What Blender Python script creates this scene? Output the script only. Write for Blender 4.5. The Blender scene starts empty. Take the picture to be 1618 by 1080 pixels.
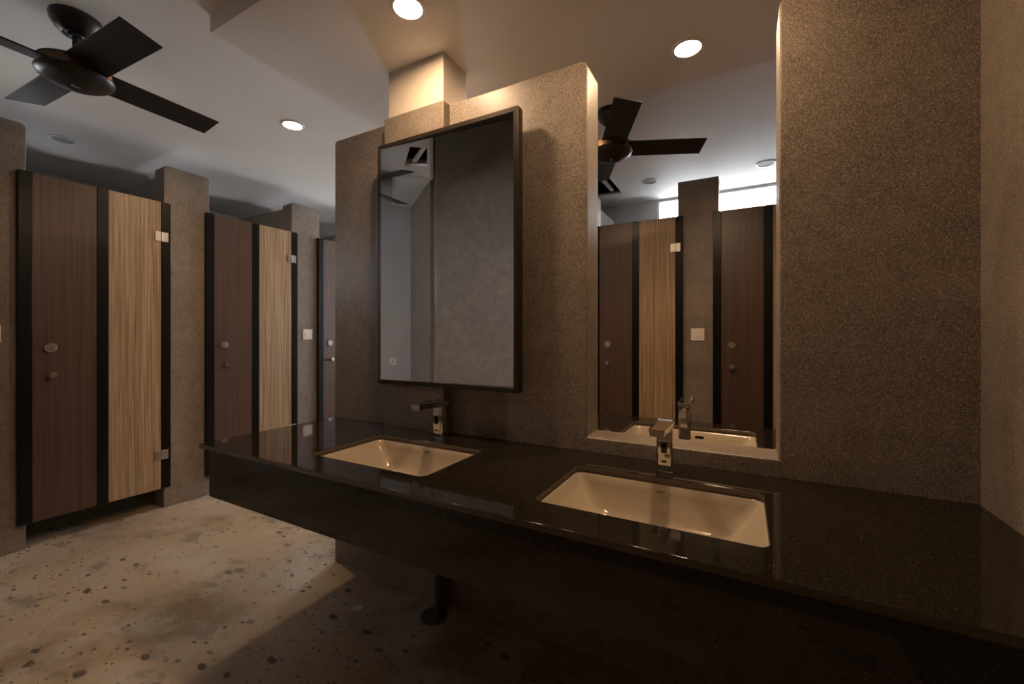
import bpy, bmesh, math, random
from mathutils import Vector, Matrix
random.seed(4)
S = bpy.context.scene
COL = S.collection
PI = math.pi

# ------------------------------------------------------------------ helpers
def link(name, me, mat=None, parent=None):
    o = bpy.data.objects.new(name, me)
    COL.objects.link(o)
    if mat is not None:
        for m in (mat if isinstance(mat, (list, tuple)) else [mat]):
            me.materials.append(m)
    if parent is not None:
        o.parent = parent
    return o

def obj(name, bm, mat=None, parent=None, smooth=None, bevel=0.0, seg=2):
    bmesh.ops.recalc_face_normals(bm, faces=bm.faces[:])
    me = bpy.data.meshes.new(name)
    bm.to_mesh(me); bm.free()
    o = link(name, me, mat, parent)
    if smooth is not None:
        for p in me.polygons: p.use_smooth = True
        me.set_sharp_from_angle(angle=math.radians(smooth))
    if bevel:
        b = o.modifiers.new('bevel', 'BEVEL')
        b.width = bevel; b.segments = seg; b.limit_method = 'ANGLE'; b.angle_limit = math.radians(40)
        b.harden_normals = False
    return o

def thing(name, label, cat, loc=(0, 0, 0), rotz=0.0, group=None):
    o = bpy.data.objects.new(name, None)
    COL.objects.link(o)
    o.empty_display_size = 0.1
    o.location = loc; o.rotation_euler = (0, 0, rotz)
    return tag(o, label, cat, group)

def tag(o, label, cat, group=None):
    o['label'] = label; o['category'] = cat
    if group: o['group'] = group
    return o

def struct(o, label=None):
    o['kind'] = 'structure'
    if label: o['label'] = label
    return o

def bx(bm, x0, x1, y0, y1, z0, z1):
    v = [bm.verts.new((x, y, z)) for x in (x0, x1) for y in (y0, y1) for z in (z0, z1)]
    for f in ((0, 1, 3, 2), (4, 6, 7, 5), (0, 4, 5, 1), (2, 3, 7, 6), (0, 2, 6, 4), (1, 5, 7, 3)):
        bm.faces.new([v[i] for i in f])
    return v

def box(name, x0, x1, y0, y1, z0, z1, mat, parent=None, bevel=0.0, seg=2):
    bm = bmesh.new(); bx(bm, x0, x1, y0, y1, z0, z1)
    return obj(name, bm, mat, parent, bevel=bevel, seg=seg)

def prism(bm, pts, a0, a1, axis='Y'):
    """extrude polygon pts (2D) from a0 to a1 along axis. Y: pts=(x,z); Z: pts=(x,y); X: pts=(y,z)"""
    def P(p, a):
        return {'Y': (p[0], a, p[1]), 'Z': (p[0], p[1], a), 'X': (a, p[0], p[1])}[axis]
    A = [bm.verts.new(P(p, a0)) for p in pts]
    B = [bm.verts.new(P(p, a1)) for p in pts]
    n = len(pts)
    bm.faces.new(A); bm.faces.new(B[::-1])
    for i in range(n):
        bm.faces.new((A[i], A[(i + 1) % n], B[(i + 1) % n], B[i]))

def arc(cx, cy, r, a0, a1, n=6):
    return [(cx + r * math.cos(math.radians(a0 + (a1 - a0) * i / n)), cy + r * math.sin(math.radians(a0 + (a1 - a0) * i / n))) for i in range(n + 1)]

def rrect(x0, x1, y0, y1, r, n=5):
    return arc(x1 - r, y0 + r, r, -90, 0, n) + arc(x1 - r, y1 - r, r, 0, 90, n) + arc(x0 + r, y1 - r, r, 90, 180, n) + arc(x0 + r, y0 + r, r, 180, 270, n)

def loft(bm, rings, close0=False, close1=True):
    """rings: lists of 3D points of equal length"""
    V = [[bm.verts.new(p) for p in r] for r in rings]
    n = len(V[0])
    for a, b in zip(V, V[1:]):
        for i in range(n):
            bm.faces.new((a[i], a[(i + 1) % n], b[(i + 1) % n], b[i]))
    if close0: bm.faces.new(V[0][::-1])
    if close1: bm.faces.new(V[-1])
    return V

def lathe(bm, prof, seg=40, c=(0, 0, 0), axis='Z'):
    """prof: list of (radius, height)"""
    rings = []
    for r, h in prof:
        ring = []
        for i in range(seg):
            a = 2 * PI * i / seg
            p = (r * math.cos(a), r * math.sin(a), h)
            if axis == 'X': p = (h, r * math.cos(a), r * math.sin(a))
            if axis == 'Y': p = (r * math.cos(a), h, r * math.sin(a))
            ring.append((p[0] + c[0], p[1] + c[1], p[2] + c[2]))
        rings.append(ring)
    loft(bm, rings, prof[0][0] > 1e-6, prof[-1][0] > 1e-6)
    bmesh.ops.remove_doubles(bm, verts=bm.verts[:], dist=1e-6)

def slab_with_holes(name, outline, holes, z0, z1, mat, parent=None, bevel=0.0):
    """flat slab (2D filled outline with holes) between z0 and z1"""
    cu = bpy.data.curves.new(name + '_c', 'CURVE')
    cu.dimensions = '2D'; cu.fill_mode = 'BOTH'
    cu.extrude = (z1 - z0) / 2 - bevel; cu.bevel_depth = bevel; cu.bevel_resolution = 1
    cu.offset = -bevel
    for pts in [outline] + holes:
        sp = cu.splines.new('POLY'); sp.points.add(len(pts) - 1)
        for p, q in zip(sp.points, pts): p.co = (q[0], q[1], 0, 1)
        sp.use_cyclic_u = True
    tmp = bpy.data.objects.new('tmp', cu); COL.objects.link(tmp)
    dg = bpy.context.evaluated_depsgraph_get()
    me = bpy.data.meshes.new_from_object(tmp.evaluated_get(dg))
    bpy.data.objects.remove(tmp); bpy.data.curves.remove(cu)
    me.name = name
    me.transform(Matrix.Translation((0, 0, (z0 + z1) / 2)))
    me.materials.clear()
    return link(name, me, mat, parent)

def rect(x0, x1, y0, y1): return [(x0, y0), (x1, y0), (x1, y1), (x0, y1)]

def text_mesh(name, body, size, mat, parent, M, depth=0.0006):
    cu = bpy.data.curves.new(name + '_t', 'FONT')
    cu.body = body; cu.size = size; cu.extrude = depth; cu.align_x = 'CENTER'; cu.align_y = 'CENTER'
    tmp = bpy.data.objects.new('tmp', cu); COL.objects.link(tmp)
    dg = bpy.context.evaluated_depsgraph_get()
    me = bpy.data.meshes.new_from_object(tmp.evaluated_get(dg))
    bpy.data.objects.remove(tmp); bpy.data.curves.remove(cu)
    me.name = name
    me.transform(M); me.materials.clear()
    return link(name, me, mat, parent)

# ------------------------------------------------------------------ materials
class NT:
    def __init__(s, name):
        s.m = bpy.data.materials.new(name); s.m.use_nodes = True
        s.t = s.m.node_tree; s.n = s.t.nodes; s.l = s.t.links
        s.b = s.n['Principled BSDF']
    def node(s, typ, **kw):
        nd = s.n.new(typ)
        for k, v in kw.items():
            if k.startswith('i_'):
                nd.inputs[k[2:].replace('_', ' ')].default_value = v
            else: setattr(nd, k, v)
        return nd
    def link(s, a, b): s.l.new(a, b)
    def coords(s, scale=(1, 1, 1)):
        tc = s.node('ShaderNodeTexCoord'); mp = s.node('ShaderNodeMapping')
        mp.inputs['Scale'].default_value = scale
        s.link(tc.outputs['Object'], mp.inputs['Vector'])
        return mp.outputs['Vector']
    def noise(s, vec, scale, detail=4, rough=.55, dist=0):
        n = s.node('ShaderNodeTexNoise'); n.inputs['Scale'].default_value = scale
        n.inputs['Detail'].default_value = detail; n.inputs['Roughness'].default_value = rough
        n.inputs['Distortion'].default_value = dist
        s.link(vec, n.inputs['Vector']); return n.outputs['Fac']
    def voro(s, vec, scale, rnd=1.0, feature='F1'):
        n = s.node('ShaderNodeTexVoronoi'); n.feature = feature
        n.inputs['Scale'].default_value = scale; n.inputs['Randomness'].default_value = rnd
        s.link(vec, n.inputs['Vector']); return n
    def ramp(s, fac, stops, interp='LINEAR'):
        r = s.node('ShaderNodeValToRGB'); r.color_ramp.interpolation = interp
        e = r.color_ramp.elements
        while len(e) < len(stops): e.new(0.5)
        for el, (p, c) in zip(e, stops):
            el.position = p
            el.color = (c, c, c, 1) if isinstance(c, (int, float)) else (*c, 1)
        s.link(fac, r.inputs['Fac']); return r.outputs['Color']
    def mix(s, fac, a, b, blend='MIX'):
        n = s.node('ShaderNodeMix'); n.data_type = 'RGBA'; n.blend_type = blend
        for sock, v in ((n.inputs['Factor'], fac), (n.inputs['A'], a), (n.inputs['B'], b)):
            if sock.name in ('A', 'B') and sock.type != 'RGBA': continue
            if isinstance(v, (int, float)): sock.default_value = v
            elif isinstance(v, tuple): sock.default_value = (*v, 1) if len(v) == 3 else v
            else: s.link(v, sock)
        a_s = [i for i in n.inputs if i.name == 'A' and i.type == 'RGBA'][0]
        b_s = [i for i in n.inputs if i.name == 'B' and i.type == 'RGBA'][0]
        for sock, v in ((a_s, a), (b_s, b)):
            if isinstance(v, tuple): sock.default_value = (*v, 1) if len(v) == 3 else v
            elif not isinstance(v, (int, float)):
                if not sock.is_linked: s.link(v, sock)
        return [o for o in n.outputs if o.type == 'RGBA'][0]
    def bump(s, h, strength=.2, dist=.002):
        b = s.node('ShaderNodeBump'); b.inputs['Strength'].default_value = strength; b.inputs['Distance'].default_value = dist
        s.link(h, b.inputs['Height']); s.link(b.outputs['Normal'], s.b.inputs['Normal'])
    def base(s, c):
        if isinstance(c, tuple): s.b.inputs['Base Color'].default_value = (*c, 1)
        else: s.link(c, s.b.inputs['Base Color'])
    def rough(s, r):
        if isinstance(r, (int, float)): s.b.inputs['Roughness'].default_value = r
        else: s.link(r, s.b.inputs['Roughness'])

def plain(name, col, rough=.5, metal=0.0, spec=.5):
    m = NT(name); m.base(col); m.rough(rough); m.b.inputs['Metallic'].default_value = metal
    m.b.inputs['Specular IOR Level'].default_value = spec
    return m.m

def mk_terrazzo():
    m = NT('terrazzo_plaster'); v = m.coords()
    big = m.noise(v, 3.2, 5, .62); mid = m.noise(v, 14, 4, .6)
    c = m.ramp(big, [(.3, (.146, .114, .090)), (.55, (.204, .161, .129)), (.75, (.25, .199, .161))])
    c = m.mix(m.ramp(mid, [(.38, .0), (.68, .6)]), c, (.105, .083, .066))
    for sc, lo, hi, col in ((175, .60, .68, (.50, .42, .345)), (270, .45, .55, (.42, .355, .29)), (185, .62, .70, (.048, .035, .026)), (95, .94, .96, (.58, .49, .40))):
        s1 = m.voro(v, sc)
        fl = m.ramp(s1.outputs['Distance'], [(.20, 1.0), (.40, 0.0)])
        pick = m.ramp(s1.outputs['Color'], [(lo, 0.0), (hi, .9)])
        c = m.mix(m.mix(1.0, fl, pick, 'MULTIPLY'), c, col)
    fine = m.noise(v, 190, 3, .7)
    c = m.mix(m.ramp(fine, [(.48, 0.0), (.66, .7)]), c, (.31, .262, .215))
    m.base(c)
    m.rough(m.ramp(fine, [(.3, .34), (.7, .50)]))
    m.bump(mid, .12, .004)
    return m.m

def mk_floor():
    m = NT('polished_concrete'); v = m.coords()
    big = m.noise(v, 1.1, 6, .6, .3); mid = m.noise(v, 5, 5, .6)
    c = m.ramp(big, [(.36, (.21, .145, .09)), (.47, (.36, .265, .18)), (.57, (.40, .305, .215)), (.68, (.50, .43, .345))])
    c = m.mix(m.ramp(mid, [(.46, 0.0), (.64, .55)]), c, (.42, .36, .29))
    # warped lookup so that the aggregate is irregular, slightly drawn out
    tc = m.node('ShaderNodeTexCoord'); mp = m.node('ShaderNodeMapping')
    mp.inputs['Rotation'].default_value = (0, 0, .5); mp.inputs['Scale'].default_value = (1.0, 1.7, 1)
    m.link(tc.outputs['Object'], mp.inputs['Vector'])
    wn = m.node('ShaderNodeTexNoise'); wn.inputs['Scale'].default_value = 22; wn.inputs['Detail'].default_value = 3
    m.link(mp.outputs['Vector'], wn.inputs['Vector'])
    va = m.node('ShaderNodeVectorMath', operation='MULTIPLY_ADD'); va.inputs[1].default_value = (.035, .035, 0)
    m.link(wn.outputs['Color'], va.inputs[0]); m.link(mp.outputs['Vector'], va.inputs[2])
    wv = va.outputs[0]
    for sc, r0, p0, col, zone in ((9, .27, .66, (.085, .066, .048), 1.6), (18, .30, .60, (.11, .085, .062), 2.1), (4.6, .27, .84, (.075, .064, .053), 1.3), (34, .30, .60, (.115, .09, .068), 2.7)):
        a = m.voro(wv, sc)
        sp = m.ramp(a.outputs['Distance'], [(r0 * .75, 1.0), (r0, 0.0)])
        pk = m.ramp(a.outputs['Color'], [(p0, 0.0), (p0 + .02, 1.0)])
        zn = m.ramp(m.noise(v, zone, 3), [(.44, .06), (.54, 1.0)])
        k = m.mix(1.0, m.mix(1.0, sp, pk, 'MULTIPLY'), zn, 'MULTIPLY')
        c = m.mix(k, c, col)
    # grey cloudy wear patches
    pt = m.ramp(m.noise(wv, 2.6, 6, .68), [(.57, 0.0), (.64, .72)])
    c = m.mix(pt, c, (.17, .15, .128))
    m.base(c)
    m.rough(m.ramp(mid, [(.3, .30), (.7, .48)]))
    m.b.inputs['Specular IOR Level'].default_value = .4
    return m.m

def mk_granite():
    m = NT('black_granite'); v = m.coords()
    n = m.noise(v, 150, 4, .75)
    c = m.ramp(n, [(.42, (.006, .005, .0042)), (.58, (.019, .0148, .0098)), (.74, (.09, .068, .040))])
    a = m.voro(v, 120)
    k = m.mix(1.0, m.ramp(a.outputs['Distance'], [(.10, 1.0), (.2, 0.0)]), m.ramp(a.outputs['Color'], [(.86, 0.0), (.9, 1.0)]), 'MULTIPLY')
    c = m.mix(k, c, (.24, .19, .12))
    m.base(c); m.rough(.045); m.b.inputs['Specular IOR Level'].default_value = .55
    return m.m

def mk_wood(name, cols, fine, rough, rings):
    m = NT(name); tc = m.node('ShaderNodeTexCoord'); oi = m.node('ShaderNodeObjectInfo')
    sh = m.node('ShaderNodeVectorMath', operation='ADD')
    cb = m.node('ShaderNodeCombineXYZ'); mul = m.node('ShaderNodeMath', operation='MULTIPLY'); mul.inputs[1].default_value = 17.0
    m.link(oi.outputs['Random'], mul.inputs[0]); m.link(mul.outputs[0], cb.inputs['X']); m.link(mul.outputs[0], cb.inputs['Z'])
    m.link(tc.outputs['Object'], sh.inputs[0]); m.link(cb.outputs[0], sh.inputs[1])
    mp = m.node('ShaderNodeMapping'); mp.inputs['Scale'].default_value = (1, 1, .010)
    m.link(sh.outputs[0], mp.inputs['Vector']); v = mp.outputs['Vector']
    a = m.noise(v, fine, 3, .6, .15); b = m.noise(v, rings, 3, .55, .4)
    c = m.ramp(a, [(.32, cols[0]), (.52, cols[1]), (.70, cols[2])])
    c = m.mix(m.ramp(b, [(.35, 0.0), (.7, .55)]), c, cols[3])
    m.base(c); m.rough(rough)
    m.bump(a, .08, .001)
    return m.m

M = {}
M['terrazzo'] = mk_terrazzo()
M['floor'] = mk_floor()
M['granite'] = mk_granite()
M['granite_edge'] = plain('sawn_granite_edge', (.105, .085, .058), .6)
M['wood_dark'] = mk_wood('dark_walnut_laminate', [(.058, .032, .021), (.088, .051, .035), (.118, .071, .050), (.066, .039, .027)], 130, .36, 24)
M['wood_light'] = mk_wood('striped_oak_laminate', [(.105, .062, .034), (.33, .22, .13), (.54, .395, .25), (.39, .265, .155)], 190, .42, 60)
M['black_strip'] = plain('black_laminate', (.006, .006, .0065), .30, 0.0, .22)
M['black_fan'] = plain('matte_black_metal', (.010, .0095, .009), .38)
M['black_blade'] = plain('dark_brown_blade', (.010, .0085, .008), .46)
M['bronze'] = plain('brushed_bronze', (.20, .13, .08), .4, 1.0)
M['ceiling'] = None
def mk_paint(name, col, rough=.6):
    m = NT(name); v = m.coords(); n = m.noise(v, 2.2, 4)
    m.base(m.ramp(n, [(.3, tuple(c * .95 for c in col)), (.7, col)])); m.rough(rough)
    m.bump(m.noise(v, 60, 3), .03, .002); return m.m
M['ceiling'] = mk_paint('white_ceiling_paint', (.88, .86, .83))
M['white_paint'] = mk_paint('white_wall_paint', (.78, .77, .76))
M['grey_paint'] = mk_paint('grey_wall_paint', (.50, .49, .48))
M['cream_paint'] = mk_paint('cream_column_paint', (.60, .52, .43))
M['ceramic'] = plain('ivory_ceramic', (.44, .365, .275), .14)
M['chrome'] = plain('chrome', (.72, .71, .70), .07, 1.0)
M['steel'] = plain('brushed_steel', (.62, .60, .57), .28, 1.0)
M['frame_black'] = plain('dark_bronze_frame', (.030, .023, .015), .34, .4)
M['mirror'] = plain('mirror_glass', (.70, .72, .74), .004, 1.0)
M['plastic'] = plain('cream_plastic', (.80, .76, .70), .3)
M['white_metal'] = plain('white_metal', (.80, .80, .79), .4)
M['grille'] = plain('grey_grille', (.22, .22, .22), .6)
M['dark'] = plain('dark_void', (.010, .010, .010), .8)
M['sensor'] = plain('black_sensor_glass', (.006, .006, .007), .06)
M['ink'] = plain('brown_ink', (.10, .07, .045), .5)
M['pvc'] = plain('grey_waste_pipe', (.05, .05, .05), .4)
M['red'] = plain('red_indicator', (.5, .05, .03), .4)
M['aluminium'] = plain('white_window_frame', (.70, .70, .70), .4)

def mk_emit(name, col, strength):
    m = NT(name); m.n.remove(m.b)
    e = m.node('ShaderNodeEmission'); e.inputs['Color'].default_value = (*col, 1); e.inputs['Strength'].default_value = strength
    m.link(e.outputs[0], m.n['Material Output'].inputs['Surface']); return m.m
LAMP = 350.0
M['lamp'] = mk_emit('warm_lamp', (1.0, .675, .40), LAMP)

def mk_glass():
    m = NT('window_glass'); m.n.remove(m.b)
    fr = m.node('ShaderNodeFresnel'); fr.inputs['IOR'].default_value = 1.35
    t = m.node('ShaderNodeBsdfTransparent'); g = m.node('ShaderNodeBsdfGlossy'); g.inputs['Roughness'].default_value = .01
    mx = m.node('ShaderNodeMixShader')
    m.link(fr.outputs[0], mx.inputs[0]); m.link(t.outputs[0], mx.inputs[1]); m.link(g.outputs[0], mx.inputs[2])
    m.link(mx.outputs[0], m.n['Material Output'].inputs['Surface']); return m.m
M['glass'] = mk_glass()

# ------------------------------------------------------------------ measurements (metres)
D = 1.6965; WB = 1.850           # vanity wall front / back
XL, XR = -2.127, .5945           # wall left end / right wall
T = 2.486                        # vanity wall height
XO, XP, SILL = -.570, .108, .913  # opening
CZ, CT = .8536, .020             # counter top, thickness
CF = .983                        # counter front
ZS, ZU, ZH = 2.723, 2.804, 3.60  # dropped slab, ceiling, raised entry ceiling
AX = -3.905                      # door faces of the long stall row
PX = -3.935                      # pier faces of the long stall row
EY = 3.864; PY = 3.894
YB = -.45                        # wall behind the photographer
YW = 4.92

# ------------------------------------------------------------------ setting
struct(box('floor', -5.7, .8, -1.4, 5.75, -.12, 0, M['floor']))

# vanity wall with its tall notch
pts = [(XL, 0)] + arc(XL + .02, T - .02, .02, 180, 90) + arc(XO - .03, T - .03, .03, 90, 0) + [(XO, SILL), (XP, SILL)] \
      + arc(XP + .035, T - .035, .035, 180, 90) + [(XR + .02, T), (XR + .02, 0)]
bm = bmesh.new(); prism(bm, pts, D, WB)
struct(obj('wall_center', bm, M['terrazzo'], bevel=.007, seg=3), 'speckled grey-brown terrazzo vanity wall with a tall notch')
struct(box('pilaster', -1.676, -1.280, 1.646, D + .03, 0, 2.485, M['terrazzo'], bevel=.006, seg=3), 'terrazzo pilaster behind the framed mirror')
struct(box('column', -1.646, -1.284, 1.650, 1.844, 2.470, ZS + .02, M['cream_paint'], bevel=.002), 'cream painted column stub between terrazzo wall and ceiling')
struct(box('wall_right', XR, XR + .2, -.65, 5.0, 0, ZH + .1, M['terrazzo']), 'terrazzo wall on the right')

# wall behind the photographer, rounded free end
xb = -2.804; r = .09
pts = [(.8, YB), (.8, YB - .2), (xb + r, YB - .2)] + arc(xb + r, YB - .2 + r, r, 270, 180) + arc(xb + r, YB - r, r, 180, 90)
bm = bmesh.new(); prism(bm, pts, 0, ZH + .1, 'Z')
struct(obj('wall_back', bm, M['terrazzo'], smooth=30), 'terrazzo wall behind the photographer')

# ceilings
EDGE = [(-5.7, .50), (-2.85, .50), (-2.746, .396), (-2.657, .307), (-2.458, .046), (-1.735, 1.06), (.8, 1.06)]
UP = EDGE + [(.8, 4.58), (-5.7, 4.58)]
HATCH1 = [(-2.487, .381), (-2.315, .285), (-2.105, .580), (-2.212, .653)]
HATCH2 = rect(-1.66, -1.095, 3.84, 4.36)
struct(slab_with_holes('ceiling', UP, [HATCH1, HATCH2], ZU, ZU + .06, M['ceiling']))
struct(box('ceiling_slab', -2.145, XR + .02, 1.036, 2.512, ZS, ZU + .03, M['ceiling'], bevel=.002), 'dropped white ceiling slab above the vanity wall')
struct(box('ceiling_strip', -5.7, .8, 4.56, 5.75, 2.848, 2.90, M['white_paint']), 'white ceiling strip along the clerestory window')
struct(box('ceiling_entry', -5.7, .8, -1.4, 1.12, ZH, ZH + .1, M['ceiling']), 'raised ceiling over the entry')
bm = bmesh.new()
for (xa, ya), (xc, yc2) in zip(EDGE, EDGE[1:]):
    n = Vector((yc2 - ya, xa - xc)).normalized() * -.02
    prism(bm, [(xa, ya), (xc, yc2), (xc + n.x, yc2 + n.y), (xa + n.x, ya + n.y)], ZU + .02, ZH + .02, 'Z')
struct(obj('trim_1', bm, M['ceiling']), 'bulkhead up to the raised entry ceiling')

# outer walls of stalls and entry
bm = bmesh.new()
lw = ((1.05, 1.45), (2.05, 2.50), (3.05, 3.55), (4.1, 5.4))  # unseen windows, added and placed to spill daylight onto the stall ceilings
bx(bm, -5.6, -5.5, .50, 5.7, 0, 1.95); bx(bm, -5.6, -5.5, .50, 5.7, 2.22, 2.9)
ys = [.50] + [v for q in lw for v in q] + [5.7]
for a, b in zip(ys[::2], ys[1::2]): bx(bm, -5.6, -5.5, a, b, 1.95, 2.22)
struct(obj('wall_left', bm, M['grey_paint']), 'outer wall behind the long stall row')
ww = (-.842, XR, 2.48, 2.842)    # clerestory window in the far wall
bm = bmesh.new()
bx(bm, -2.42, ww[0], YW, YW + .15, 0, 2.9); bx(bm, ww[0], XR + .1, YW, YW + .15, 0, ww[2]); bx(bm, ww[0], XR + .1, YW, YW + .15, ww[3], 2.9)
struct(obj('wall_far', bm, M['grey_paint']), 'grey far wall behind the stalls')
def window(n, x0, x1, y, z0, z1, label, mull=(), w=.045):
    fr = bmesh.new()
    bx(fr, x0, x1, y, y + .06, z1 - w, z1); bx(fr, x0, x1, y, y + .06, z0, z0 + w)
    bx(fr, x0, x0 + w, y, y + .06, z0 + w, z1 - w); bx(fr, x1 - w, x1, y, y + .06, z0 + w, z1 - w)
    for xm in mull: bx(fr, xm - w / 2, xm + w / 2, y, y + .06, z0 + w, z1 - w)
    o = struct(obj('window_%d' % n, fr, M['aluminium']), label)
    g = bmesh.new(); bx(g, x0 + w * .5, x1 - w * .5, y + .028, y + .032, z0 + w * .5, z1 - w * .5)
    obj('pane', g, M['glass'], o)
window(1, ww[0], ww[1] + .02, YW + .02, ww[2], ww[3], 'bright clerestory window above the far stalls', (), .020)
for n, (a, b) in enumerate(lw):
    fr = bmesh.new(); w = .03
    for q in ((a, b, 1.95, 1.95 + w), (a, b, 2.22 - w, 2.22), (a, a + w, 1.95 + w, 2.22 - w), (b - w, b, 1.95 + w, 2.22 - w)):
        bx(fr, -5.57, -5.53, q[0], q[1], q[2], q[3])
    o = struct(obj('window_%d' % (n + 3), fr, M['aluminium']), 'unseen clerestory window behind the long stall row, added for spill light')
    g = bmesh.new(); bx(g, -5.552, -5.548, a + .01, b - .01, 1.96, 2.21); obj('pane', g, M['glass'], o)
# passage end with a tall window
YE = 5.6
bw = (-3.78, -2.46, .85, 2.78)
bm = bmesh.new()
bx(bm, -5.6, bw[0], YE, YE + .15, 0, 2.9); bx(bm, bw[1], -2.28, YE, YE + .15, 0, 2.9)
bx(bm, bw[0], bw[1], YE, YE + .15, bw[3], 2.9); bx(bm, bw[0], bw[1], YE, YE + .15, 0, bw[2])
struct(obj('wall_end', bm, M['white_paint']), 'white end wall of the passage')
window(2, bw[0], bw[1], YE + .03, bw[2], bw[3], 'tall window at the end of the passage', ((bw[0] + bw[1]) / 2,))
struct(box('wall_passage', -2.42, -2.30, PY, YE + .05, 0, 2.9, M['white_paint']), 'white side wall of the passage')

# entry behind the photographer (seen only in the mirror)
A_, B_, C_, D_ = (-3.124, -.289), (-3.781, -.980), (-3.652, -1.188), (-2.847, -.498)
bm = bmesh.new(); prism(bm, [D_, C_, (-3.60, -1.28), (-2.78, -.59)], 0, ZH + .05, 'Z')
struct(obj('wall_entry_slanted', bm, M['terrazzo']), 'slanted terrazzo wall in the entry')
E_ = (B_[0] - .129 * 3.6, B_[1] + .208 * 3.6)
bm = bmesh.new(); prism(bm, [E_, C_, (C_[0] - .085, C_[1] - .053), (E_[0] - .085, E_[1] - .053)], 0, ZH + .05, 'Z')
struct(obj('wall_entry', bm, M['grey_paint']), 'grey painted entry wall')
bm = bmesh.new(); prism(bm, [(-2.78, -.46), D_, C_, B_, A_], 3.02, ZH + .05, 'Z')
struct(obj('trim_2', bm, M['ceiling']), 'soffit over the slanted entry wall')
bm = bmesh.new(); ex0, ex1 = E_[0] - .10, E_[0] + .02
bx(bm, ex0, ex1, E_[1] - .1, -.12, 0, ZH + .1); bx(bm, ex0, ex1, .28, .52, 0, ZH + .1); bx(bm, ex0, ex1, -.12, .28, 0, 1.9); bx(bm, ex0, ex1, -.12, .28, 2.3, ZH + .1)  # opening added out of view to give the entry cool daylight
struct(obj('wall_entry_side', bm, M['grey_paint']), 'short grey entry wall with a small unseen opening added for daylight')
struct(box('wall_entry_end', -5.6, PX, .50, .55, 0, ZH + .1, M['grey_paint']), 'wall closing the stalls towards the entry')


# ------------------------------------------------------------------ stall piers and partitions
def pier_x(y0, y1, label):
    r = .03
    pts = [(y0, 0)] + arc(y0 + r, 2.656 - r, r, 180, 90, 4) + arc(y1 - r, 2.656 - r, r, 90, 0, 4) + [(y1, 0)]
    bm = bmesh.new(); prism(bm, pts, PX - .145, PX, 'X')
    struct(obj('pier', bm, M['terrazzo'], bevel=.006, seg=2), label)
    struct(box('partition', -5.5, PX - .14, y0 + .10, y0 + .22, 0, 2.655, M['terrazzo']), 'partition wall behind a terrazzo pier')
pier_x(.54, .862, 'terrazzo pier left of the nearest stall door')
pier_x(1.576, 1.896, 'terrazzo pier between first and second stall doors')
pier_x(2.632, 2.948, 'terrazzo pier with a light switch left of the vanity')
pier_x(3.684, 4.00, 'terrazzo pier right of the third stall door')
struct(box('wall_stall', PX - .14, PX, 4.0, YE, 0, 2.656, M['terrazzo']), 'terrazzo wall at the far end of the stall row')
def pier_y(x0, x1, label, mat):
    bm = bmesh.new(); bx(bm, x0, x1, PY, PY + .14, 0, 2.658)
    struct(obj('pier', bm, M['terrazzo'], bevel=.006, seg=2), label)
    struct(box('partition', x0 + .10, x0 + .22, PY + .13, YW, 0, 2.672, mat), 'partition wall behind a terrazzo pier')
pier_y(-1.55, -1.215, 'terrazzo pier left of the far stalls', M['white_paint'])
pier_y(-.494, -.177, 'terrazzo pier with a switch seen through the wall notch', M['white_paint'])
struct(box('wall_stall_far', -2.31, -1.54, PY, PY + .14, 0, 2.658, M['terrazzo']), 'terrazzo wall beside the far stalls')

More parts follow.
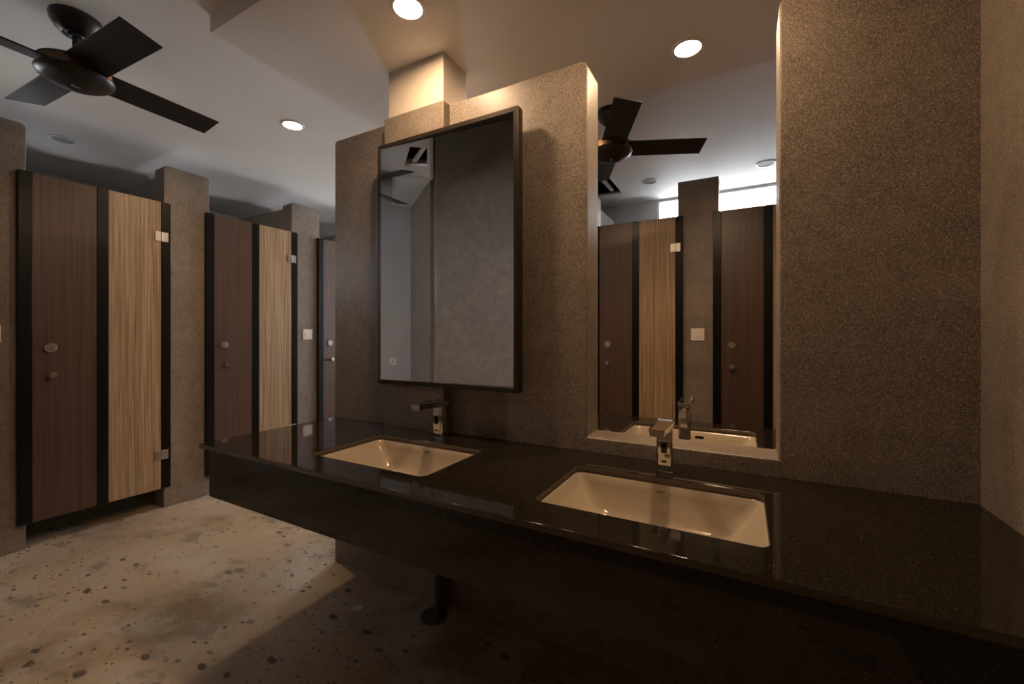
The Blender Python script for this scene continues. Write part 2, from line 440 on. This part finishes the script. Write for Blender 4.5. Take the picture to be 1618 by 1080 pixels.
# ------------------------------------------------------------------ stall doors (local x = width, front faces -y)
DZ0, DZ1 = .162, 2.3575
def stall_door(label, loc, rotz, w, red=False):
    t = thing('stall_door', label, 'door', loc, rotz, 'stall doors')
    k = w / .790
    e = [0, .061 * k, .363 * k, .424 * k, .729 * k, w]
    th = .030
    def panel(name, x0, x1, y0, mat):
        return box(name, x0, x1, y0, th, DZ0, DZ1, mat, t, bevel=.0015, seg=1)
    panel('edge_strip', e[0], e[1] - .001, -.004, M['black_strip'])
    panel('dark_panel', e[1], e[2], .003, M['wood_dark'])
    panel('center_strip', e[2] + .001, e[3] - .001, 0, M['black_strip'])
    panel('light_panel', e[3], e[4], .003, M['wood_light'])
    panel('hinge_strip', e[4] + .003, e[5], 0, M['black_strip'])
    box('core_panel', .004, w - .004, .014, th - .002, DZ0 + .004, DZ1 - .004, M['black_strip'], t)
    for z in (2.09, .422):
        bm = bmesh.new(); bx(bm, e[4] - .040, e[4] - .001, -.006, .004, z - .036, z + .036)
        bx(bm, e[4] + .004, e[4] + .042, -.009, .001, z - .036, z + .036)
        lathe(bm, [(.0055, z - .036), (.0055, z + .036)], 10, (e[4] + .001, -.005, 0))
        obj('hinge', bm, M['steel'], t, bevel=.001, seg=1)
    xk = e[1] + .077
    bm = bmesh.new(); lathe(bm, [(0, .004), (.031, .004), (.031, -.005), (.028, -.009), (.022, -.009), (.020, -.006), (.0, -.006)], 32, (xk, 0, 1.256), 'Y')
    lk = obj('lock_rosette', bm, M['steel'], t, smooth=35)
    bm = bmesh.new(); bx(bm, xk - .010, xk + .010, -.012, -.005, 1.252, 1.260); lathe(bm, [(0, -.004), (.013, -.004), (.013, -.009), (0, -.009)], 20, (xk, 0, 1.256), 'Y')
    obj('turn_slot', bm, M['steel'], lk, smooth=35)
    bm = bmesh.new(); lathe(bm, [(0, -.0055), (.0205, -.0055), (.0205, -.0068), (0, -.0068)], 28, (xk, 0, 1.256), 'Y')
    obj('dial_recess', bm, M['grille'], lk, smooth=35)
    if red:
        bm = bmesh.new()
        prism(bm, [(xk + p[0], 1.256 + p[1]) for p in arc(0, 0, .0195, 35, 145, 8) + arc(0, 0, .014, 145, 35, 8)], -.0085, -.005)
        obj('occupied_mark', bm, M['red'], lk)
    bm = bmesh.new(); lathe(bm, [(0, .004), (.013, .004), (.013, -.022), (.018, -.026), (.0205, -.034), (.0205, -.042), (.018, -.046), (0, -.047)], 28, (xk + .004, 0, 1.080), 'Y')
    obj('knob', bm, M['steel'], t, smooth=35)
    return t
stall_door('nearest stall door with dark and striped wood panels, left edge of the row', (AX, .821, 0), PI / 2, .790)
stall_door('second stall door of the row, between two piers, partly behind the black counter', (AX, 1.858, 0), PI / 2, .820)
stall_door('third stall door of the row, mostly hidden by the vanity wall', (AX, 2.914, 0), PI / 2, .800)
stall_door('stall door in the far room showing its striped panel, left of the pier in the notch', (-1.240, EY, 0), 0, .790)
stall_door('stall door in the far room right of the pier, red mark on its lock', (-.218, EY, 0), 0, .790, True)

# ------------------------------------------------------------------ counters
def bowl(t, x0, x1, y0, y1):
    g = .004
    def R(i, z, r): return [(p[0], p[1], z) for p in rrect(x0 + i[0], x1 - i[0], y0 + i[1], y1 - i[2], r, 5)]
    zt = CZ - CT
    bm = bmesh.new()
    loft(bm, [R((-.030, -.030, -.030), zt - .012, .05), R((-.030, -.030, -.030), zt - .001, .05), R((-g, -g, -g), zt - .001, .030), R((.004, .004, .003), zt - .010, .032),
              R((.020, .012, .008), zt - .035, .036), R((.075, .030, .022), zt - .105, .045), R((.105, .060, .050), zt - .128, .05), R((.150, .10, .09), zt - .138, .04), R((.26, .17, .17), zt - .142, .015)], False, True)
    o = obj('basin', bm, M['ceramic'], t, smooth=50)
    s = o.modifiers.new('thick', 'SOLIDIFY'); s.thickness = .008; s.offset = -1
    bm = bmesh.new(); lathe(bm, [(.0, .004), (.014, .004), (.021, .002), (.023, 0), (.023, -.004)], 28, ((x0 + x1) / 2, (y0 + y1) / 2 + .03, zt - .1395))
    obj('drain', bm, M['chrome'], t, smooth=40)
    bm = bmesh.new(); prism(bm, rrect(-.022, .022, zt - .040, zt - .026, .0065, 4), y0 + .004, y0 + .0135)
    ov = obj('overflow_slot', bm, M['sensor'], t); ov.data.transform(Matrix.Translation(((x0 + x1) / 2 - .042, 0, 0)))
    bm = bmesh.new(); lathe(bm, [(.022, zt - .15), (.022, zt - .17), (.030, zt - .175), (.030, zt - .27), (.0, zt - .27)], 20, ((x0 + x1) / 2, (y0 + y1) / 2 + .03, 0))
    obj('waste_trap', bm, M['pvc'], t, smooth=40)
    return o

def counter(label, y_front, y_back, holes, side):
    """side -1: front faces -Y, +1: front faces +Y"""
    t = thing('vanity_counter', label, 'counter', (0, 0, 0))
    ya, yb = sorted((y_front, y_back))
    slab_with_holes('countertop', rect(XL + .002, XR - .001, ya, yb), [rrect(*h, .028) for h in holes], CZ - CT, CZ, [M['granite'], M['granite_edge']], t, bevel=.0015)
    for p in t.children[0].data.polygons:
        if abs(p.normal.z) < .3: p.material_index = 1
    af = y_front - side * .018
    y2 = af - side * .02
    bm = bmesh.new()
    a0, a1 = sorted((af, y2)); bx(bm, -2.080, XR - .001, a0, a1, .622, CZ - CT)
    a0, a1 = sorted((y2, y_back - 0)); bx(bm, -2.080, -2.060, a0, a1 - .0, .622, CZ - CT)
    obj('apron', bm, M['granite'], t, bevel=.001, seg=1)
    return t
SX = [(-1.552, -.956), (-.541, .055)]
counter('long black granite counter with two basins in front of the terrazzo wall', CF, D - .0005, [(a, b, 1.118, 1.502) for a, b in SX], -1)
yc = (D + WB) / 2
counter('black granite counter of the far room, seen through the wall notch', 2 * yc - CF, WB + .0005, [(SX[1][0], SX[1][1], 2 * yc - 1.502, 2 * yc - 1.118)], 1)

def logo(t, xc, y, z):
    Mx = Matrix.Translation((xc, y, z)) @ Matrix.Rotation(math.radians(78), 4, 'X')
    text_mesh('maker_mark', 'cotto', .0125, M['ink'], t, Mx, .0015)
for (a, b), lb in zip(SX, ('white undermount basin below the framed mirror', 'white undermount basin in front of the wall notch')):
    t = thing('sink', lb, 'sink', ((a + b) / 2, 1.31, CZ), 0, 'undermount basins')
    c = Vector(t.location)
    o = bowl(t, a - c.x, b - c.x, 1.118 - 1.31, 1.502 - 1.31)
    for ch in t.children: ch.location = (0, 0, -CZ)
    logo(t, .0, 1.4905 - 1.31, -.045)
t = thing('sink', 'white basin of the far counter, seen through the wall notch', 'sink', (sum(SX[1]) / 2, 2 * yc - 1.31, CZ), PI, 'undermount basins')
bowl(t, SX[1][0] - t.location.x, SX[1][1] - t.location.x, 1.118 - 1.31, 1.502 - 1.31)
for ch in t.children: ch.location = (0, 0, -CZ)

# ------------------------------------------------------------------ sensor taps (spout points to local -y)
def faucet(label, loc, rotz):
    t = thing('sensor_tap', label, 'tap', loc, rotz, 'sensor taps')
    def ring(w, y0, y1, z, ch=.006, k=.5):
        return [(-w + ch, y0, z), (w - ch, y0, z), (w, y0 + ch, z), (w, y1 - .016, z), (w * k, y1, z), (-w * k, y1, z), (-w, y1 - .016, z), (-w, y0 + ch, z)]
    bm = bmesh.new()
    loft(bm, [ring(.0275, -.024, .030, 0, .006, .72), ring(.0270, -.024, .030, .012, .006, .72), ring(.0268, -.030, .024, .110, .006, .42), ring(.0265, -.026, .014, .152, .006, .30)], True, True)
    obj('body', bm, M['chrome'], t, bevel=.0012)
    # flat tapered spout with dished top and pointed rear corners
    bm = bmesh.new()
    def sr(y, w, zt, th):
        return [(-w, y, zt), (-w * .78, y, zt - .003), (w * .78, y, zt - .003), (w, y, zt), (w * .82, y, zt - th), (-w * .82, y, zt - th)]
    loft(bm, [sr(-.176, .0255, .182, .026), sr(-.12, .0265, .181, .026), sr(-.03, .0285, .179, .030), sr(.010, .0300, .178, .030), sr(.026, .0290, .181, .024)], True, True)
    obj('spout', bm, M['chrome'], t, bevel=.0008, seg=1)
    bm = bmesh.new(); lathe(bm, [(0, .156), (.009, .156), (.009, .163)], 18, (0, -.158, 0)); obj('aerator', bm, M['steel'], t)
    # front shield with sensor eye
    bm = bmesh.new()
    sh = [(-.020, .112), (.020, .112), (.0225, .100), (.0215, .070), (.017, .038), (.014, .030), (-.014, .030), (-.017, .038), (-.0215, .070), (-.0225, .100)]
    prism(bm, sh, -.0325, -.024)
    pl = obj('front_plate', bm, M['chrome'], t, bevel=.001, seg=1)
    bm = bmesh.new(); prism(bm, rrect(-.010, .010, .070, .106, .003, 3), -.0335, -.030); obj('sensor_eye', bm, M['sensor'], pl)
    bm = bmesh.new(); bx(bm, -.009, .009, -.0330, -.031, .036, .045); obj('rating_sticker', bm, M['ink'], pl)
    bm = bmesh.new(); bx(bm, -.029, .029, -.027, .031, 0, .003); obj('base_plate', bm, M['chrome'], t, bevel=.001, seg=1)
    return t
faucet('chrome sensor tap below the framed mirror', (-1.250, 1.587, CZ), 0)
faucet('chrome sensor tap standing in front of the wall notch', (-.243, 1.587, CZ), 0)
faucet('chrome sensor tap of the far room, seen from behind through the notch', (-.233, 2.062, CZ), PI)

# ------------------------------------------------------------------ framed mirror
t = thing('wall_mirror', 'large black framed mirror hung on the terrazzo wall above the left basin', 'mirror', (-1.26, 1.646, 1.086))
x0, x1, z0, z1, yf = -1.675 + 1.26, -.8465 + 1.26, 0.0, 1.237, 1.601 - 1.646
bm = bmesh.new(); fw = .022
bx(bm, x0, x1, yf, 0, z1 - fw, z1); bx(bm, x0, x1, yf, 0, z0, z0 + fw)
bx(bm, x0, x0 + fw, yf, 0, z0 + fw, z1 - fw); bx(bm, x1 - fw, x1, yf, 0, z0 + fw, z1 - fw)
obj('frame', bm, M['frame_black'], t, bevel=.0012, seg=1)
YAW = math.radians(2.0)
bm = bmesh.new()
hw = (x1 - x0) / 2 - .012
bx(bm, -hw, hw, -.002, .002, z0 + .012, z1 - .012)
g = obj('mirror_glass', bm, M['mirror'], t)
g.location = ((x0 + x1) / 2, -.029, 0); g.rotation_euler = (0, 0, YAW)

# ------------------------------------------------------------------ ceiling lamps and vents
def downlight(x, y, z, label):
    t = thing('recessed_downlight', label, 'ceiling light', (x, y, z), 0, 'lit round downlights')
    bm = bmesh.new(); lathe(bm, [(.056, .004), (.056, -.004), (.060, -.008), (.072, -.006), (.076, 0), (.076, .004)], 40)
    obj('trim_ring', bm, M['white_metal'], t, smooth=40)
    bm = bmesh.new(); lathe(bm, [(.056, .002), (.056, -.003), (0, -.003)], 40)
    obj('lamp_lens', bm, M['lamp'], t)
    return t
downlight(-1.242, 1.356, ZS, 'lit downlight above the framed mirror, before the cream column')
downlight(-.233, 2.194, ZS, 'lit downlight seen above the wall notch')
downlight(-2.757, 1.852, ZU, 'lit downlight over the passage between stalls and vanity')
downlight(-.233, 1.356, ZS, 'lit downlight above the right basin, outside the frame')
downlight(-1.242, 2.194, ZS, 'lit downlight above the far side of the mirror wall')
def vent(x, y, label, r=.078):
    t = thing('ceiling_vent', label, 'vent', (x, y, ZU), 0, 'round ceiling vents')
    bm = bmesh.new(); lathe(bm, [(r * .76, .003), (r * .76, -.004), (r * .80, -.007), (r * .94, -.006), (r, -.001), (r, .003)], 40)
    obj('ring', bm, M['white_metal'], t, smooth=40)
    bm = bmesh.new(); lathe(bm, [(r * .76, .003), (r * .76, -.003), (0, -.004)], 40)
    obj('grille', bm, M['grille'], t, smooth=40)
vent(-4.468, 1.162, 'round dim vent on the ceiling above the nearest stall')
vent(-.781, 4.165, 'round white vent on the far ceiling, left of the notch pier')
vent(.173, 4.208, 'round white vent on the far ceiling, right of the notch pier')
def diffuser(x, label):
    t = thing('slot_diffuser', label, 'air vent', (x, 4.69, 2.848), 0, 'slot diffusers')
    box('plate', -.10, .10, -.04, .04, -.005, .004, M['white_metal'], t, bevel=.001, seg=1)
    for i, l in enumerate((.085, .06)):
        box('slot', -l + i * .01, l, -.022 + i * .026, -.012 + i * .026, -.0065, 0, M['grille'], t)
diffuser(-.727, 'slot diffuser on the white strip left of the notch pier')
diffuser(.123, 'slot diffuser on the white strip above the clerestory window')
def hatch(label, pts, rail):
    c = Vector((sum(p[0] for p in pts) / len(pts), sum(p[1] for p in pts) / len(pts)))
    t = thing('ceiling_hatch', label, 'hatch', (c.x, c.y, ZU), 0, 'open ceiling hatches')
    q = [(p[0] - c.x, p[1] - c.y) for p in pts]; o = [(p[0] * 1.04, p[1] * 1.04) for p in q]
    bm = bmesh.new()
    for i in range(4):
        j = (i + 1) % 4
        prism(bm, [q[i], q[j], o[j], o[i]], .02, .34, 'Z')
    prism(bm, o, .34, .36, 'Z')
    obj('shaft', bm, M['dark'], t)
    bm = bmesh.new(); prism(bm, [(p[0] - c.x, p[1] - c.y) for p in rail], .03, .05, 'Z')
    obj('rail', bm, M['white_metal'], t)
hatch('open dark ceiling hatch near the far fan', HATCH2, rect(-1.21, -1.175, 3.84, 4.36))
RAIL1 = [(-2.157, .520), (-2.433, .300), (-2.454, .330), (-2.176, .545)]
hatch('open dark ceiling hatch reflected at the top of the framed mirror', HATCH1, RAIL1)

# ------------------------------------------------------------------ fans
def fan(label, x, y, ang):
    t = thing('ceiling_fan', label, 'ceiling fan', (x, y, ZU), ang, 'black ceiling fans')
    bm = bmesh.new(); lathe(bm, [(.090, 0), (.092, -.012), (.088, -.030), (.074, -.055), (.052, -.078), (.046, -.082), (.044, -.076), (.030, -.078), (.026, -.090), (0, -.092)], 40)
    obj('canopy', bm, M['black_fan'], t, smooth=40)
    bm = bmesh.new(); lathe(bm, [(.0135, -.08), (.0135, -.19)], 18); obj('downrod', bm, M['black_fan'], t, smooth=40)
    bm = bmesh.new(); lathe(bm, [(.0, -.168), (.026, -.168), (.030, -.180), (.030, -.200), (.06, -.212), (.118, -.216), (.128, -.222), (.128, -.226)], 40)
    obj('motor_cover', bm, M['black_fan'], t, smooth=40)
    bm = bmesh.new(); lathe(bm, [(.126, -.222), (.126, -.268)], 48); obj('motor_band', bm, M['bronze'], t, smooth=40)
    bm = bmesh.new(); lathe(bm, [(.126, -.262), (.134, -.266), (.136, -.272), (.130, -.284), (.105, -.300), (.06, -.311), (0, -.315)], 48)
    hs = obj('bottom_dome', bm, M['black_fan'], t, smooth=40)
    bm = bmesh.new(); bx(bm, -.006, .006, -.014, .014, -.317, -.310); obj('maker_plate', bm, M['steel'], hs)
    for k in range(4):
        bm = bmesh.new(); bx(bm, .085, .585, -.074, .074, -.003, .003)
        b = obj('blade', bm, M['black_blade'], t, bevel=.001, seg=1)
        b.matrix_local = Matrix.Translation((0, 0, -.246)) @ Matrix.Rotation(k * PI / 2, 4, 'Z') @ Matrix.Rotation(math.radians(-13), 4, 'X')
        bm = bmesh.new(); bx(bm, .09, .17, -.03, .03, .003, .010)
        obj('blade_arm', bm, M['black_fan'], b)
fan('black four-blade ceiling fan over the stall passage, upper left', -2.715, .750, math.radians(3))
fan('black four-blade ceiling fan of the far room, behind the wall notch', -.760, 2.745, math.radians(24))

# ------------------------------------------------------------------ switches, socket, floor drain
def switch(label, loc, rotz):
    t = thing('light_switch', label, 'light switch', loc, rotz, 'light switches')
    box('plate', -.052, .052, -.009, 0, -.052, .052, M['plastic'], t, bevel=.002)
    box('rocker', -.032, .032, -.014, -.008, -.030, .030, M['plastic'], t, bevel=.0025)
switch('cream rocker switch on the pier left of the vanity wall', (PX, 2.806, 1.346), PI / 2)
switch('cream rocker switch on the far pier seen through the notch', (-.336, PY, 1.343), 0)
switch('cream rocker switch on the pier at the left picture edge', (PX, .706, 1.346), PI / 2)
t = thing('wall_socket', 'small white socket on the grey entry wall, seen only in the mirror', 'socket', (B_[0] + .129 * .02, B_[1] - .208 * .02, 1.00), math.atan2(-.208, .129) + PI)
box('plate', -.043, .043, -.010, 0, -.043, .043, M['plastic'], t, bevel=.002)
bm = bmesh.new()
for px, pz in ((-.012, -.008), (.012, -.008), (0, .012)): bx(bm, px - .004, px + .004, -.0115, -.009, pz - .006, pz + .006)
obj('pin_holes', bm, M['dark'], t)
t = thing('floor_drain', 'dark round floor drain with a waste pipe under the counter', 'drain', (-1.290, 1.585, 0))
bm = bmesh.new(); lathe(bm, [(.062, .001), (.062, .006), (.050, .007), (0, .005)], 32); obj('grate', bm, M['pvc'], t, smooth=40)
bm = bmesh.new(); lathe(bm, [(.020, .004), (.020, .60)], 20, (.012, .026, 0)); obj('waste_pipe', bm, M['pvc'], t, smooth=40)
bm = bmesh.new(); lathe(bm, [(0, .004), (.022, .004), (.025, .0005)], 28)
o = obj('floor_plug', bm, M['steel'], smooth=40); o.location = (-1.658, 1.455, 0)
tag(o, 'small round metal plug in the concrete floor under the counter', 'floor plug')

# ------------------------------------------------------------------ daylight
w = bpy.data.worlds.new('daylight'); S.world = w; w.use_nodes = True
bg = w.node_tree.nodes['Background']
bg.inputs['Color'].default_value = (.93, .96, 1.0, 1); bg.inputs['Strength'].default_value = 15.0

# ------------------------------------------------------------------ camera
cam = bpy.data.cameras.new('camera'); co = bpy.data.objects.new('camera', cam); COL.objects.link(co)
cam.sensor_width = 36; cam.lens = 667.56 / 1618 * 36
cam.shift_y = -10.5 / 1618
cam.clip_start = .02
co.location = (0, 0, 1.336); co.rotation_euler = (PI / 2, 0, .5002)
S.camera = co

S.view_settings.view_transform = 'Standard'; S.view_settings.look = 'None'
S.view_settings.gamma = 1; S.view_settings.exposure = 0.08
S.cycles.max_bounces = 10; S.cycles.diffuse_bounces = 6; S.cycles.glossy_bounces = 6
S.cycles.sample_clamp_indirect = 8
